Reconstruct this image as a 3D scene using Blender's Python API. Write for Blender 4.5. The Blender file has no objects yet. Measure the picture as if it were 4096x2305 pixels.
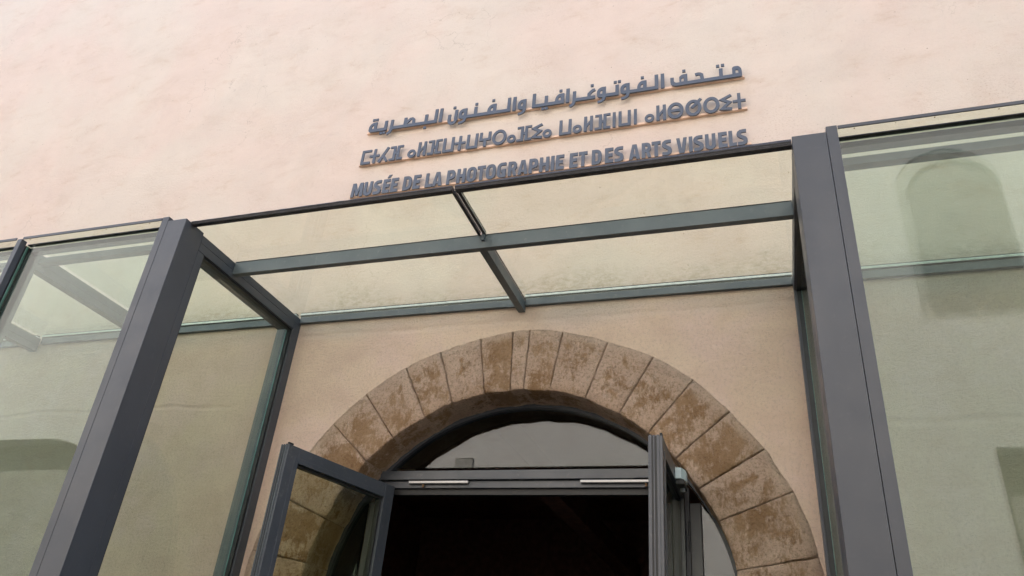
import bpy, math, random
from mathutils import Matrix, Vector, noise
from mathutils.geometry import delaunay_2d_cdt
random.seed(7)
C = bpy.context.scene
COL = C.collection

# ------------------------------------------------------------------ camera
cam = bpy.data.cameras.new('camera')
cam.sensor_width = 36.0
cam.lens = 3030.6 / 4096 * 36
cam.clip_start = 0.05
cam.clip_end = 500
co = bpy.data.objects.new('camera', cam)
COL.objects.link(co)
R3 = Matrix(((0.9493537, 0.0828960, 0.3030771), (0.3034090, -0.4925756, -0.8156668), (0.0816729, 0.8663126, -0.4927799)))
co.matrix_world = Matrix.Translation((0, -4, 1.6)) @ R3.to_4x4()
C.camera = co

# ------------------------------------------------------------------ light
SUN_EL, SUN_AZ = math.radians(53), math.radians(200)   # azimuth measured from -Y (street side) towards -X
world = bpy.data.worlds.new('World')
C.world = world
world.use_nodes = True
wn = world.node_tree
wn.nodes.clear()
sky = wn.nodes.new('ShaderNodeTexSky')
sky.sky_type = 'NISHITA'
sky.sun_disc = False
sky.sun_elevation = SUN_EL
sky.air_density = 1.0
sky.dust_density = 2.0
sky.ozone_density = 0.6
bg = wn.nodes.new('ShaderNodeBackground')
bg.inputs['Strength'].default_value = 0.15
wo = wn.nodes.new('ShaderNodeOutputWorld')
wn.links.new(sky.outputs[0], bg.inputs[0])
wn.links.new(bg.outputs[0], wo.inputs[0])
sd = Vector((math.sin(SUN_AZ) * math.cos(SUN_EL), -math.cos(SUN_AZ) * math.cos(SUN_EL), math.sin(SUN_EL)))  # towards the sun
sky.sun_rotation = math.atan2(sd.x, sd.y)
sl = bpy.data.lights.new('sun', 'SUN')
sl.energy = 4.5
sl.angle = math.radians(0.6)
sl.color = (1.0, 0.965, 0.915)
so = bpy.data.objects.new('sun', sl)
COL.objects.link(so)
so.rotation_euler = sd.to_track_quat('Z', 'Y').to_euler()
so.location = (0, -6, 30)
C.view_settings.view_transform = 'Standard'
C.view_settings.look = 'None'
C.view_settings.exposure = 2.05
C.view_settings.gamma = 1.0
C.view_settings.use_curve_mapping = False
C.cycles.max_bounces = 10
C.cycles.diffuse_bounces = 5
C.cycles.glossy_bounces = 5
C.cycles.transparent_max_bounces = 24
C.cycles.caustics_reflective = False

# ------------------------------------------------------------------ node helpers
def new_mat(name):
    m = bpy.data.materials.new(name)
    m.use_nodes = True
    nt = m.node_tree
    nt.nodes.clear()
    return m, nt
def N(nt, t, **kw):
    n = nt.nodes.new(t)
    for k, v in kw.items():
        setattr(n, k, v)
    return n
def setin(nt, n, key, v):
    if isinstance(v, bpy.types.NodeSocket):
        nt.links.new(v, n.inputs[key])
    else:
        n.inputs[key].default_value = v
def math_(nt, op, a, b=0.0, c=None, clamp=False):
    n = N(nt, 'ShaderNodeMath', operation=op, use_clamp=clamp)
    setin(nt, n, 0, a)
    setin(nt, n, 1, b)
    if c is not None:
        setin(nt, n, 2, c)
    return n.outputs[0]
def maprange(nt, v, a, b, c=0.0, d=1.0, smooth=True):
    n = N(nt, 'ShaderNodeMapRange', interpolation_type='SMOOTHSTEP' if smooth else 'LINEAR')
    for i, x in enumerate((v, a, b, c, d)):
        setin(nt, n, i, x)
    return n.outputs[0]
def mixc(nt, f, a, b):
    n = N(nt, 'ShaderNodeMix', data_type='RGBA')
    setin(nt, n, 0, f)
    setin(nt, n, 6, a if isinstance(a, bpy.types.NodeSocket) else (*a, 1))
    setin(nt, n, 7, b if isinstance(b, bpy.types.NodeSocket) else (*b, 1))
    return n.outputs[2]
def noise_(nt, vec, scale, detail=4, rough=0.55, dist=0.0):
    n = N(nt, 'ShaderNodeTexNoise')
    setin(nt, n, 'Vector', vec)
    n.inputs['Scale'].default_value = scale
    n.inputs['Detail'].default_value = detail
    n.inputs['Roughness'].default_value = rough
    n.inputs['Distortion'].default_value = dist
    return n.outputs[0]
def mapping(nt, vec, scale=(1, 1, 1), loc=(0, 0, 0), rot=(0, 0, 0)):
    n = N(nt, 'ShaderNodeMapping')
    setin(nt, n, 0, vec)
    n.inputs['Scale'].default_value = scale
    n.inputs['Location'].default_value = loc
    n.inputs['Rotation'].default_value = rot
    return n.outputs[0]
def bump(nt, h, dist, strength=1.0, normal=None):
    n = N(nt, 'ShaderNodeBump')
    setin(nt, n, 'Height', h)
    n.inputs['Distance'].default_value = dist
    n.inputs['Strength'].default_value = strength
    if normal is not None:
        nt.links.new(normal, n.inputs['Normal'])
    return n.outputs[0]
def finish(nt, col, rough, normal=None, spec=0.5, metal=0.0):
    p = N(nt, 'ShaderNodeBsdfPrincipled')
    setin(nt, p, 'Base Color', col if isinstance(col, bpy.types.NodeSocket) else (*col, 1))
    setin(nt, p, 'Roughness', rough)
    p.inputs['Specular IOR Level'].default_value = spec
    p.inputs['Metallic'].default_value = metal
    if normal is not None:
        nt.links.new(normal, p.inputs['Normal'])
    o = N(nt, 'ShaderNodeOutputMaterial')
    nt.links.new(p.outputs[0], o.inputs[0])
def objco(nt):
    return N(nt, 'ShaderNodeTexCoord').outputs['Object']
def geopos(nt):
    return N(nt, 'ShaderNodeNewGeometry').outputs['Position']

# ------------------------------------------------------------------ materials
def mat_plaster(name, pink, cream, stain, facade=True):
    m, nt = new_mat(name)
    P = geopos(nt)
    sep = N(nt, 'ShaderNodeSeparateXYZ')
    nt.links.new(P, sep.inputs[0])
    X, Z = sep.outputs[0], sep.outputs[2]
    big = noise_(nt, mapping(nt, P, (1, 1, .8)), 0.75, 5, 0.6, 0.4)
    col = mixc(nt, maprange(nt, big, .38, .62), pink, cream)
    # smeared darker trowel stains
    st = noise_(nt, mapping(nt, P, (.8, 1, 1.2), (3, 0, 8), (0, math.radians(28), 0)), 2.6, 9, 0.72, 0.4)
    col = mixc(nt, maprange(nt, st, .47, .74, 0, .34), col, stain)
    st3 = noise_(nt, mapping(nt, P, (.6, 1, 1.6), (7, 0, 1), (0, math.radians(35), 0)), 7.0, 8, .75, .3)
    col = mixc(nt, math_(nt, 'MULTIPLY', maprange(nt, st3, .50, .70), maprange(nt, st, .44, .62, .05, .36)), col, tuple(a * b for a, b in zip(stain, (.95, .84, .76))))
    st2 = noise_(nt, mapping(nt, P, (1.4, 1, .7), (1, 0, 2)), 1.3, 6, .65, .5)
    col = mixc(nt, maprange(nt, st2, .60, .80, 0, .06), col, tuple(c * .62 for c in stain))
    wv = noise_(nt, mapping(nt, P, (1, 1, 2.5)), 5.0, 6, .7, .3)
    col = mixc(nt, maprange(nt, wv, .42, .70, 0, .12), col, tuple(min(1, c * 1.16) for c in cream))
    # small dark specks and pits
    sp = noise_(nt, mapping(nt, P, (1, 1, 1.5)), 70, 5, .7)
    spm = noise_(nt, P, 1.7, 4, .6)
    speck = math_(nt, 'MULTIPLY', maprange(nt, sp, .52, .66), maprange(nt, spm, .52, .68, .06, 1.0))
    col = mixc(nt, math_(nt, 'MULTIPLY', speck, .50), col, tuple(a * b for a, b in zip(stain, (.72, .62, .55))))
    dot = noise_(nt, P, 48, 1, .3)
    col = mixc(nt, math_(nt, 'MULTIPLY', maprange(nt, dot, .76, .80), .5), col, tuple(c * .35 for c in stain))
    # hairline cracks here and there
    vc = N(nt, 'ShaderNodeTexVoronoi', feature='DISTANCE_TO_EDGE')
    wv2 = N(nt, 'ShaderNodeVectorMath', operation='ADD')
    nn = N(nt, 'ShaderNodeTexNoise')
    setin(nt, nn, 'Vector', P)
    nn.inputs['Scale'].default_value = 3.5
    nn.inputs['Detail'].default_value = 5
    nt.links.new(P, wv2.inputs[0])
    nt.links.new(nn.outputs[1], wv2.inputs[1])
    nt.links.new(wv2.outputs[0], vc.inputs['Vector'])
    vc.inputs['Scale'].default_value = .9
    crk = math_(nt, 'MULTIPLY', maprange(nt, vc.outputs[0], .0, .006, 1.0, 0.0), maprange(nt, noise_(nt, mapping(nt, P, loc=(5, 0, 3)), .9, 3, .5), .54, .62))
    col = mixc(nt, math_(nt, 'MULTIPLY', crk, .35), col, tuple(c * .5 for c in stain))
    fine = noise_(nt, P, 60, 5, .72)
    grains = noise_(nt, mapping(nt, P, (1, 1, 1.7)), 150, 3, .6)
    med = noise_(nt, mapping(nt, P, (1, 1, 2.1)), 14, 5, .6, .4)
    roughz = maprange(nt, noise_(nt, P, 2.6, 5, .65), .35, .65, .38, .62)
    if facade:
        # the render under the canopy is coarser, partly a warmer mix, partly light painted in as paler, warmer colour; grime sits on the wall right above the glass roof
        low = maprange(nt, Z, 3.80, 3.93, 1.0, 0.0)
        inpatch = math_(nt, 'ADD', math_(nt, 'MULTIPLY', low, .95), roughz)
        roughz = math_(nt, 'MINIMUM', inpatch, 1.5)
        warm_mix_light = math_(nt, 'MULTIPLY', maprange(nt, math_(nt, 'ADD', Z, math_(nt, 'MULTIPLY', big, .35)), 3.86, 4.12, 1.0, 0.0), .85)
        col = mixc(nt, warm_mix_light, col, mixc(nt, maprange(nt, st, .40, .65), mixc(nt, maprange(nt, noise_(nt, P, 1.6, 5, .6), .44, .60), (.80, .605, .43), (.80, .585, .465)), (.73, .53, .385)))
        g = math_(nt, 'MULTIPLY', maprange(nt, Z, 3.88, 3.93), maprange(nt, math_(nt, 'ADD', Z, math_(nt, 'MULTIPLY', noise_(nt, P, 2.4, 5, .7), -.75)), 3.55, 3.80, 1.0, 0.0))
        gn = maprange(nt, noise_(nt, mapping(nt, P, (1, 1, 2)), 17, 6, .75), .38, .66)
        col = mixc(nt, math_(nt, 'MULTIPLY', math_(nt, 'MULTIPLY', g, gn), .55), col, (.30, .24, .15))
    pit_shade = math_(nt, 'MULTIPLY', maprange(nt, math_(nt, 'ADD', math_(nt, 'MULTIPLY', fine, .6), math_(nt, 'MULTIPLY', grains, .4)), .40, .50, 1.0, 0.0), roughz)
    col = mixc(nt, math_(nt, 'MULTIPLY', pit_shade, .16), col, tuple(c * .55 for c in stain))  # pit dirt in colour, standing in for relief shade the bump barely shows
    h = math_(nt, 'ADD', math_(nt, 'MULTIPLY', fine, .55), math_(nt, 'MULTIPLY', grains, .45))
    h = math_(nt, 'MULTIPLY', math_(nt, 'SUBTRACT', h, .5), roughz)
    nrm = bump(nt, h, .018 if facade else .008, 1)
    nrm = bump(nt, med, .004, .6, nrm)
    nrm = bump(nt, noise_(nt, mapping(nt, P, (1, 1, 1.6)), 1.6, 3, .5), .008, .5, nrm)
    if facade:
        # soft day-joint ridges left by the trowel
        def ridge(z0, xa, xb, wob, amp, w):
            zz = math_(nt, 'ADD', math_(nt, 'SUBTRACT', Z, z0), math_(nt, 'MULTIPLY', math_(nt, 'SUBTRACT', noise_(nt, P, 1.7, 3, .5), .5), wob))
            a = maprange(nt, math_(nt, 'ABSOLUTE', zz), 0.0, w, 1.0, 0.0)
            b = math_(nt, 'MULTIPLY', maprange(nt, X, xa - .25, xa), maprange(nt, X, xb, xb + .25, 1.0, 0.0))
            return math_(nt, 'MULTIPLY', math_(nt, 'MULTIPLY', a, b), amp)
        rg = math_(nt, 'ADD', ridge(3.05, .42, 6, .12, 1, .035), ridge(3.28, -12, -3.6, .10, 1, .025))
        rg = math_(nt, 'ADD', rg, ridge(3.765, -2.9, .1, .05, .7, .03))
        nrm = bump(nt, rg, -.006, 1, nrm)
    finish(nt, col, .93, nrm, .15)
    return m
def mat_metal(name, base, rough=.38, grime=.5, spec=.5):
    m, nt = new_mat(name)
    P = geopos(nt)
    n1 = noise_(nt, mapping(nt, P, (1, 1, .35)), 3.0, 5, .6)
    n2 = noise_(nt, P, 28, 4, .7)
    col = mixc(nt, maprange(nt, n1, .35, .7), tuple(c * .93 for c in base), tuple(min(1, c * 1.08) for c in base))
    dust = math_(nt, 'MULTIPLY', maprange(nt, n2, .55, .8), grime * .35)
    col = mixc(nt, dust, col, (.32, .30, .27))
    r = maprange(nt, noise_(nt, P, 6, 4, .6), .3, .7, rough - .06, rough + .10)
    nrm = bump(nt, noise_(nt, P, 3.5, 2, .5), .004, .25)
    finish(nt, col, r, nrm, spec)
    return m
def mat_glass(name, tint, refl=1.0, ior=1.52, dirt=.03, dirtcol=(.55, .55, .5)):
    m, nt = new_mat(name)
    geo = N(nt, 'ShaderNodeNewGeometry')
    fr = N(nt, 'ShaderNodeFresnel')
    ii = math_(nt, 'ADD', math_(nt, 'MULTIPLY', geo.outputs['Backfacing'], 1.0 / ior - ior), ior)
    nt.links.new(ii, fr.inputs['IOR'])
    f = math_(nt, 'MULTIPLY', fr.outputs[0], refl, clamp=True)
    t = N(nt, 'ShaderNodeBsdfTransparent')
    t.inputs[0].default_value = (*tint, 1)
    g = N(nt, 'ShaderNodeBsdfGlossy')
    g.inputs['Color'].default_value = (.97, .99, .98, 1)
    g.inputs['Roughness'].default_value = .0
    mx = N(nt, 'ShaderNodeMixShader')
    nt.links.new(f, mx.inputs[0])
    nt.links.new(t.outputs[0], mx.inputs[1])
    nt.links.new(g.outputs[0], mx.inputs[2])
    # thin dust film, streaked downwards
    P = geo.outputs['Position']
    d = maprange(nt, noise_(nt, mapping(nt, P, (9, 9, .7)), 2.2, 6, .7), .54, .76, .15, 1.8)
    d = math_(nt, 'MULTIPLY', d, dirt)
    df = N(nt, 'ShaderNodeBsdfDiffuse')
    df.inputs[0].default_value = (*dirtcol, 1)
    m2 = N(nt, 'ShaderNodeMixShader')
    nt.links.new(d, m2.inputs[0])
    nt.links.new(mx.outputs[0], m2.inputs[1])
    nt.links.new(df.outputs[0], m2.inputs[2])
    o = N(nt, 'ShaderNodeOutputMaterial')
    nt.links.new(m2.outputs[0], o.inputs[0])
    return m
def mat_plain(name, col, rough=.6, spec=.4, metal=0.0, nscale=12, var=.2, bd=.0):
    m, nt = new_mat(name)
    P = geopos(nt)
    n1 = noise_(nt, P, nscale, 5, .65)
    c = mixc(nt, maprange(nt, n1, .3, .7), tuple(x * (1 - var) for x in col), tuple(min(1, x * (1 + var)) for x in col))
    nrm = bump(nt, noise_(nt, P, nscale * 5, 4, .7), bd, 1) if bd else None
    finish(nt, c, rough, nrm, spec, metal)
    return m
def mat_stone():
    m, nt = new_mat('arch_stone')
    P = geopos(nt)
    uv = N(nt, 'ShaderNodeUVMap').outputs[0]
    sep = N(nt, 'ShaderNodeSeparateXYZ')
    nt.links.new(uv, sep.inputs[0])
    U, V = sep.outputs[0], sep.outputs[1]
    rnd = N(nt, 'ShaderNodeObjectInfo').outputs['Random']
    off = N(nt, 'ShaderNodeCombineXYZ')
    nt.links.new(math_(nt, 'MULTIPLY', rnd, 37.0), off.inputs[0])
    nt.links.new(math_(nt, 'MULTIPLY', rnd, 11.0), off.inputs[2])
    va = N(nt, 'ShaderNodeVectorMath', operation='ADD')
    nt.links.new(P, va.inputs[0])
    nt.links.new(off.outputs[0], va.inputs[1])
    Q = va.outputs[0]
    # bare brown stone in the middle of each block, lime wash smeared over the rims
    r2 = math_(nt, 'FRACT', math_(nt, 'MULTIPLY', rnd, 7.13))
    cu = math_(nt, 'ADD', .36, math_(nt, 'MULTIPLY', r2, .28))
    cv = math_(nt, 'ADD', .28, math_(nt, 'MULTIPLY', math_(nt, 'FRACT', math_(nt, 'MULTIPLY', rnd, 17.7)), .44))
    eu = math_(nt, 'SUBTRACT', .5, math_(nt, 'ABSOLUTE', math_(nt, 'SUBTRACT', U, cu)))
    ev = math_(nt, 'SUBTRACT', .5, math_(nt, 'ABSOLUTE', math_(nt, 'SUBTRACT', V, cv)))
    e = math_(nt, 'MULTIPLY', math_(nt, 'MINIMUM', maprange(nt, eu, .02, .30, 0, 1, False), maprange(nt, ev, .0, .24, 0, 1, False)), 1.0)
    patch = noise_(nt, Q, 8.0, 7, .72, .5)
    scr = noise_(nt, mapping(nt, Q, (1.7, 1, .7), rot=(0, .5, 0)), 24, 6, .75)
    lim = math_(nt, 'ADD', math_(nt, 'ADD', math_(nt, 'MULTIPLY', e, .17), math_(nt, 'MULTIPLY', patch, 1.25)), math_(nt, 'MULTIPLY', scr, .85))
    lim = math_(nt, 'ADD', lim, math_(nt, 'MULTIPLY', math_(nt, 'SUBTRACT', rnd, .5), .22))
    bare = maprange(nt, lim, 1.06, 1.30)
    t1 = noise_(nt, Q, 3.2, 5, .6)
    brown = mixc(nt, maprange(nt, t1, .35, .65), (.38, .225, .115), (.52, .34, .20))
    brown = mixc(nt, maprange(nt, noise_(nt, Q, 70, 4, .75), .5, .75, 0, .6), brown, (.20, .12, .065))
    wash = mixc(nt, maprange(nt, noise_(nt, Q, 4.5, 5, .65), .35, .65), (.78, .58, .43), (.67, .475, .345))
    wash = mixc(nt, maprange(nt, noise_(nt, Q, 11, 5, .7), .58, .78, 0, .6), wash, (.84, .76, .68))
    wash = mixc(nt, maprange(nt, noise_(nt, Q, 62, 5, .78), .50, .70, 0, .75), wash, (.36, .24, .155))
    col = mixc(nt, bare, wash, brown)
    fine = noise_(nt, Q, 85, 6, .78)
    med = noise_(nt, mapping(nt, Q, (1, 1, 1.3)), 22, 6, .72, .5)
    vor = N(nt, 'ShaderNodeTexVoronoi')
    setin(nt, vor, 'Vector', Q)
    vor.inputs['Scale'].default_value = 70
    h = math_(nt, 'ADD', math_(nt, 'MULTIPLY', fine, .8), math_(nt, 'MULTIPLY', vor.outputs[0], .4))
    lum = noise_(nt, Q, 38, 6, .8)
    col = mixc(nt, maprange(nt, lum, .46, .30, 0, .55), col, mixc(nt, bare, (.40, .27, .17), (.20, .115, .055)))
    col = mixc(nt, maprange(nt, lum, .56, .72, 0, .45), col, (.76, .60, .45))
    rimv = math_(nt, 'MULTIPLY', maprange(nt, math_(nt, 'ADD', V, math_(nt, 'MULTIPLY', math_(nt, 'SUBTRACT', patch, .5), .5)), .82, 1.0), .85)
    col = mixc(nt, rimv, col, (.76, .57, .415))
    pit_shade = maprange(nt, fine, .33, .52, 1.0, 0.0)
    col = mixc(nt, math_(nt, 'MULTIPLY', pit_shade, .42), col, (.17, .10, .055))  # stone hollows darkened in colour, as relief shading alone is too faint
    nrm = bump(nt, h, .040, 1)
    nrm = bump(nt, med, .045, 1, nrm)
    nrm = bump(nt, bare, -.004, .7, nrm)
    finish(nt, col, .95, nrm, .1)
    return m

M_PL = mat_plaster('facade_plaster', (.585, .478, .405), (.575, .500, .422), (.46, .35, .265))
M_OP = mat_plaster('street_plaster', (.68, .64, .60), (.70, .67, .63), (.55, .50, .46), False)
M_ST = mat_stone()
M_MORTAR = mat_plain('lime_mortar', (.42, .30, .21), .95, .1, nscale=20, bd=.006)
M_FR = mat_metal('grey_frame_paint', (.054, .059, .067), .40, .12, .36)
M_FR2 = mat_metal('grey_beam_paint', (.078, .094, .098), .42)
M_DR = mat_metal('door_paint', (.045, .051, .060), .38)
M_LT = mat_metal('letter_metal', (.064, .075, .094), .42, .15)
M_SH = mat_plain('painted_shelf', (.74, .53, .40), .8, .2, nscale=14, var=.08)
M_BLK = mat_plain('black_sealant', (.020, .019, .021), .42, .5, nscale=40, var=.5, bd=.004)
M_GASK = mat_plain('rubber_gasket', (.012, .013, .013), .5, .4)
M_ALU = mat_plain('bright_aluminium', (.42, .45, .43), .35, .5, .2, nscale=30, var=.15)
M_CLOSER = mat_plain('closer_silver', (.34, .335, .33), .32, .5, .5, nscale=30, var=.06)
M_GR = mat_glass('roof_glass', (.950, .985, .935), .55, 1.52, .02)
M_GF = mat_glass('front_glass', (.715, .785, .755), .74, 1.55, .025)
M_GS = mat_glass('side_glass', (.950, .985, .96), 1.0, 1.52, .02)
M_GD = mat_glass('door_glass', (.86, .88, .78), 1.0, 1.52, .008)
M_GFAN = mat_glass('fanlight_glass', (.40, .41, .40), 1.05, 1.6, .01)
M_TEAL = mat_plain('glass_edge', (.16, .33, .29), .25, .6)
M_DARKROOM = mat_plain('dark_interior', (.22, .11, .08), .8, .2)
M_WOOD = mat_plain('dark_shutter_wood', (.20, .185, .16), .7, .3, nscale=5)
M_DOOR2 = mat_plain('faded_door_paint', (.30, .28, .24), .75, .3, nscale=4)
M_DIM_PLINTH = mat_plain('dimming_plinth_tone', (.34, .30, .25), .9, .2, nscale=3, var=.15)
M_WOOD2 = mat_plain('faded_surround', (.42, .40, .36), .8, .2, nscale=5)
M_SENS = mat_plain('pale_housing', (.42, .50, .50), .4, .5, nscale=8, var=.05)
M_RUST = mat_plain('rust_drip', (.14, .085, .045), .9, .1, nscale=30)

# ------------------------------------------------------------------ mesh helpers
class MB:
    def __init__(s):
        s.v, s.f, s.uv = [], [], []
    def box(s, x0, x1, y0, y1, z0, z1, bev=0.0):
        x0, x1 = min(x0, x1), max(x0, x1)
        y0, y1 = min(y0, y1), max(y0, y1)
        b = len(s.v)
        s.v += [(x0, y0, z0), (x1, y0, z0), (x1, y1, z0), (x0, y1, z0), (x0, y0, z1), (x1, y0, z1), (x1, y1, z1), (x0, y1, z1)]
        for f in ((0, 3, 2, 1), (4, 5, 6, 7), (0, 1, 5, 4), (1, 2, 6, 5), (2, 3, 7, 6), (3, 0, 4, 7)):
            s.f.append(tuple(b + i for i in f))
        return s
    def poly(s, pts):
        b = len(s.v)
        s.v += pts
        s.f.append(tuple(range(b, b + len(pts))))
        return s
    def cyl(s, p, axis, r, h, n=12):
        b = len(s.v)
        ax = 'xyz'.index(axis)
        for k in (0, 1):
            for i in range(n):
                a = 2 * math.pi * i / n
                q = [0, 0, 0]
                q[ax] = h * k
                q[(ax + 1) % 3] = r * math.cos(a)
                q[(ax + 2) % 3] = r * math.sin(a)
                s.v.append(tuple(p[j] + q[j] for j in range(3)))
        for i in range(n):
            j = (i + 1) % n
            s.f.append((b + i, b + j, b + n + j, b + n + i))
        s.f.append(tuple(b + i for i in reversed(range(n))))
        s.f.append(tuple(b + n + i for i in range(n)))
        return s
def obj(name, mb, mat, parent=None, bevel=0.0, xf=None):
    me = bpy.data.meshes.new(name)
    v = mb.v if xf is None else [tuple(xf @ Vector(q)) for q in mb.v]
    me.from_pydata(v, [], mb.f)
    me.update()
    me.materials.append(mat)
    o = bpy.data.objects.new(name, me)
    COL.objects.link(o)
    if bevel:
        bm_ = o.modifiers.new('bevel', 'BEVEL')
        bm_.width = bevel
        bm_.segments = 2
        bm_.limit_method = 'ANGLE'
        bm_.angle_limit = math.radians(40)
    if parent is not None:
        o.parent = parent
        o.matrix_parent_inverse = Matrix.Translation(-wpos(parent))
    return o
def wpos(o):
    p = Vector(o.location)
    q = o.parent
    if q is not None:
        p = o.matrix_parent_inverse @ p
        return wpos(q) + p
    return p
def thing(name, label, cat, loc, group=None):
    o = bpy.data.objects.new(name, None)
    COL.objects.link(o)
    o.location = loc
    o.empty_display_size = .2
    o['label'] = label
    o['category'] = cat
    if group:
        o['group'] = group
    return o
def B(name, parent, mat, *dims, bevel=.0012):
    return obj(name, MB().box(*dims), mat, parent, bevel)

def cdt(pos, neg, extra=()):
    """triangles covering union(pos) - union(neg) + union(extra), in 2D"""
    vs, fs, tags = [], [], []
    for t, L in ((1, pos), (-1, neg), (2, extra)):
        for P in L:
            area = sum(P[i][0] * P[(i + 1) % len(P)][1] - P[(i + 1) % len(P)][0] * P[i][1] for i in range(len(P)))
            if area < 0:
                P = P[::-1]
            b = len(vs)
            vs += [Vector(p) for p in P]
            fs.append(list(range(b, b + len(P))))
            tags.append(t)
    ov, oe, of, _, _, fo = delaunay_2d_cdt(vs, [], fs, 0, 1e-6, True)
    keep = []
    for f, o in zip(of, fo):
        ts = {tags[i] for i in o}
        if 2 in ts or (1 in ts and -1 not in ts):
            keep.append(tuple(f))
    return ov, keep
def extrude(pos, neg, extra, y0, y1):
    """prism in the x/z plane between depths y0 (front, towards the street) and y1"""
    ov, tris = cdt(pos, neg, extra)
    used = sorted({i for t in tris for i in t})
    idx = {i: k for k, i in enumerate(used)}
    n = len(used)
    mb = MB()
    mb.v = [(ov[i].x, y0, ov[i].y) for i in used] + [(ov[i].x, y1, ov[i].y) for i in used]
    edges = {}
    for t in tris:
        t = tuple(idx[i] for i in t)
        mb.f.append(t)
        mb.f.append(tuple(n + i for i in reversed(t)))
        for a, b in zip(t, t[1:] + t[:1]):
            edges[(a, b)] = edges.get((a, b), 0) + 1
    for (a, b) in list(edges):
        if (b, a) not in edges:
            mb.f.append((b, a, n + a, n + b))
    return mb
def stroke(pts, w):
    """quads along a path, mitred"""
    out = []
    n = len(pts)
    L, Rr = [], []
    for i in range(n):
        p = Vector(pts[i])
        a = (p - Vector(pts[i - 1])).normalized() if i else None
        b = (Vector(pts[i + 1]) - p).normalized() if i < n - 1 else None
        if a is None: a = b
        if b is None: b = a
        t = (a + b).normalized()
        nn = Vector((-t.y, t.x))
        c = max(.5, nn.dot(Vector((-a.y, a.x))))
        L.append(p + nn * w / 2 / c)
        Rr.append(p - nn * w / 2 / c)
    for i in range(n - 1):
        out.append([tuple(L[i]), tuple(L[i + 1]), tuple(Rr[i + 1]), tuple(Rr[i])])
    return out
def rr(x0, z0, x1, z1, bl=(0, 0), br=(0, 0), tr=(0, 0), tl=(0, 0), k=7):
    P = []
    for (cx, cz, (rx, rz), a0) in ((x1, z0, br, -90), (x1, z1, tr, 0), (x0, z1, tl, 90), (x0, z0, bl, 180)):
        sx = -1 if cx == x1 else 1
        sz = -1 if cz == z1 else 1
        if rx == 0 or rz == 0:
            P.append((cx, cz))
            continue
        ox, oz = cx + sx * rx, cz + sz * rz
        for i in range(k + 1):
            a = math.radians(a0 + 90 * i / k)
            P.append((ox + rx * math.cos(a), oz + rz * math.sin(a)))
    return P
def rect(x0, z0, x1, z1):
    return [(x0, z0), (x1, z0), (x1, z1), (x0, z1)]
def ell(cx, cz, rx, rz, n=28):
    return [(cx + rx * math.cos(2 * math.pi * i / n), cz + rz * math.sin(2 * math.pi * i / n)) for i in range(n)]

# ------------------------------------------------------------------ ground
CX, CZ = -1.393, 2.085          # centre of the arch
RI, RO = 1.221, 1.603
def mat_paving():
    m, nt = new_mat('stone_paving')
    P = geopos(nt)
    br = N(nt, 'ShaderNodeTexBrick')
    setin(nt, br, 'Vector', P)
    br.inputs['Color1'].default_value = (.30, .275, .24, 1)
    br.inputs['Color2'].default_value = (.26, .24, .21, 1)
    br.inputs['Mortar'].default_value = (.09, .085, .08, 1)
    br.inputs['Scale'].default_value = 1.0
    br.inputs['Mortar Size'].default_value = .008
    br.inputs['Brick Width'].default_value = .6
    br.inputs['Row Height'].default_value = .4
    col = mixc(nt, maprange(nt, noise_(nt, P, 6, 5, .6), .4, .7, 0, .5), br.outputs[0], (.14, .13, .115))
    finish(nt, col, .8, bump(nt, noise_(nt, P, 40, 4, .6), .003, 1), .3)
    return m
g = obj('pavement', MB().box(-90, 90, -9.0, 60, -.3, 0.0), mat_paving())
g['kind'] = 'structure'

# ------------------------------------------------------------------ museum wall, arch, doors
museum = thing('museum_building', 'pink plastered museum wall with rough stone arch around the open entrance', 'building', (CX, 0, 0))
def rin(a):   # radius of the uneven inner edge, a in degrees
    return RI + .016 * noise.noise(Vector((a * .045, 3.3, 0))) + .010 * noise.noise(Vector((a * .21, 1.3, 0))) + .006 * noise.noise(Vector((a * .7, 5.3, 0)))
def rout(a):
    return RO + .020 * noise.noise(Vector((a * .05, 7.7, 0))) + .008 * noise.noise(Vector((a * .15, 2.7, 0))) + .005 * noise.noise(Vector((a * .35, 9.1, 0)))
def pol(a, r):
    return (CX + r * math.cos(math.radians(a)), CZ + r * math.sin(math.radians(a)))
hole = [pol(a, rout(a) + .0012) for a in [i * 2 for i in range(91)]]
hole = [(hole[0][0], .0005)] + hole + [(hole[-1][0], .0005)]
wx0, wx1 = -26, 16
wm = extrude([rect(wx0, 0, wx1, 13.5)], [hole], [], 0.0, .62)
obj('wall', wm, M_PL, museum)
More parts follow.
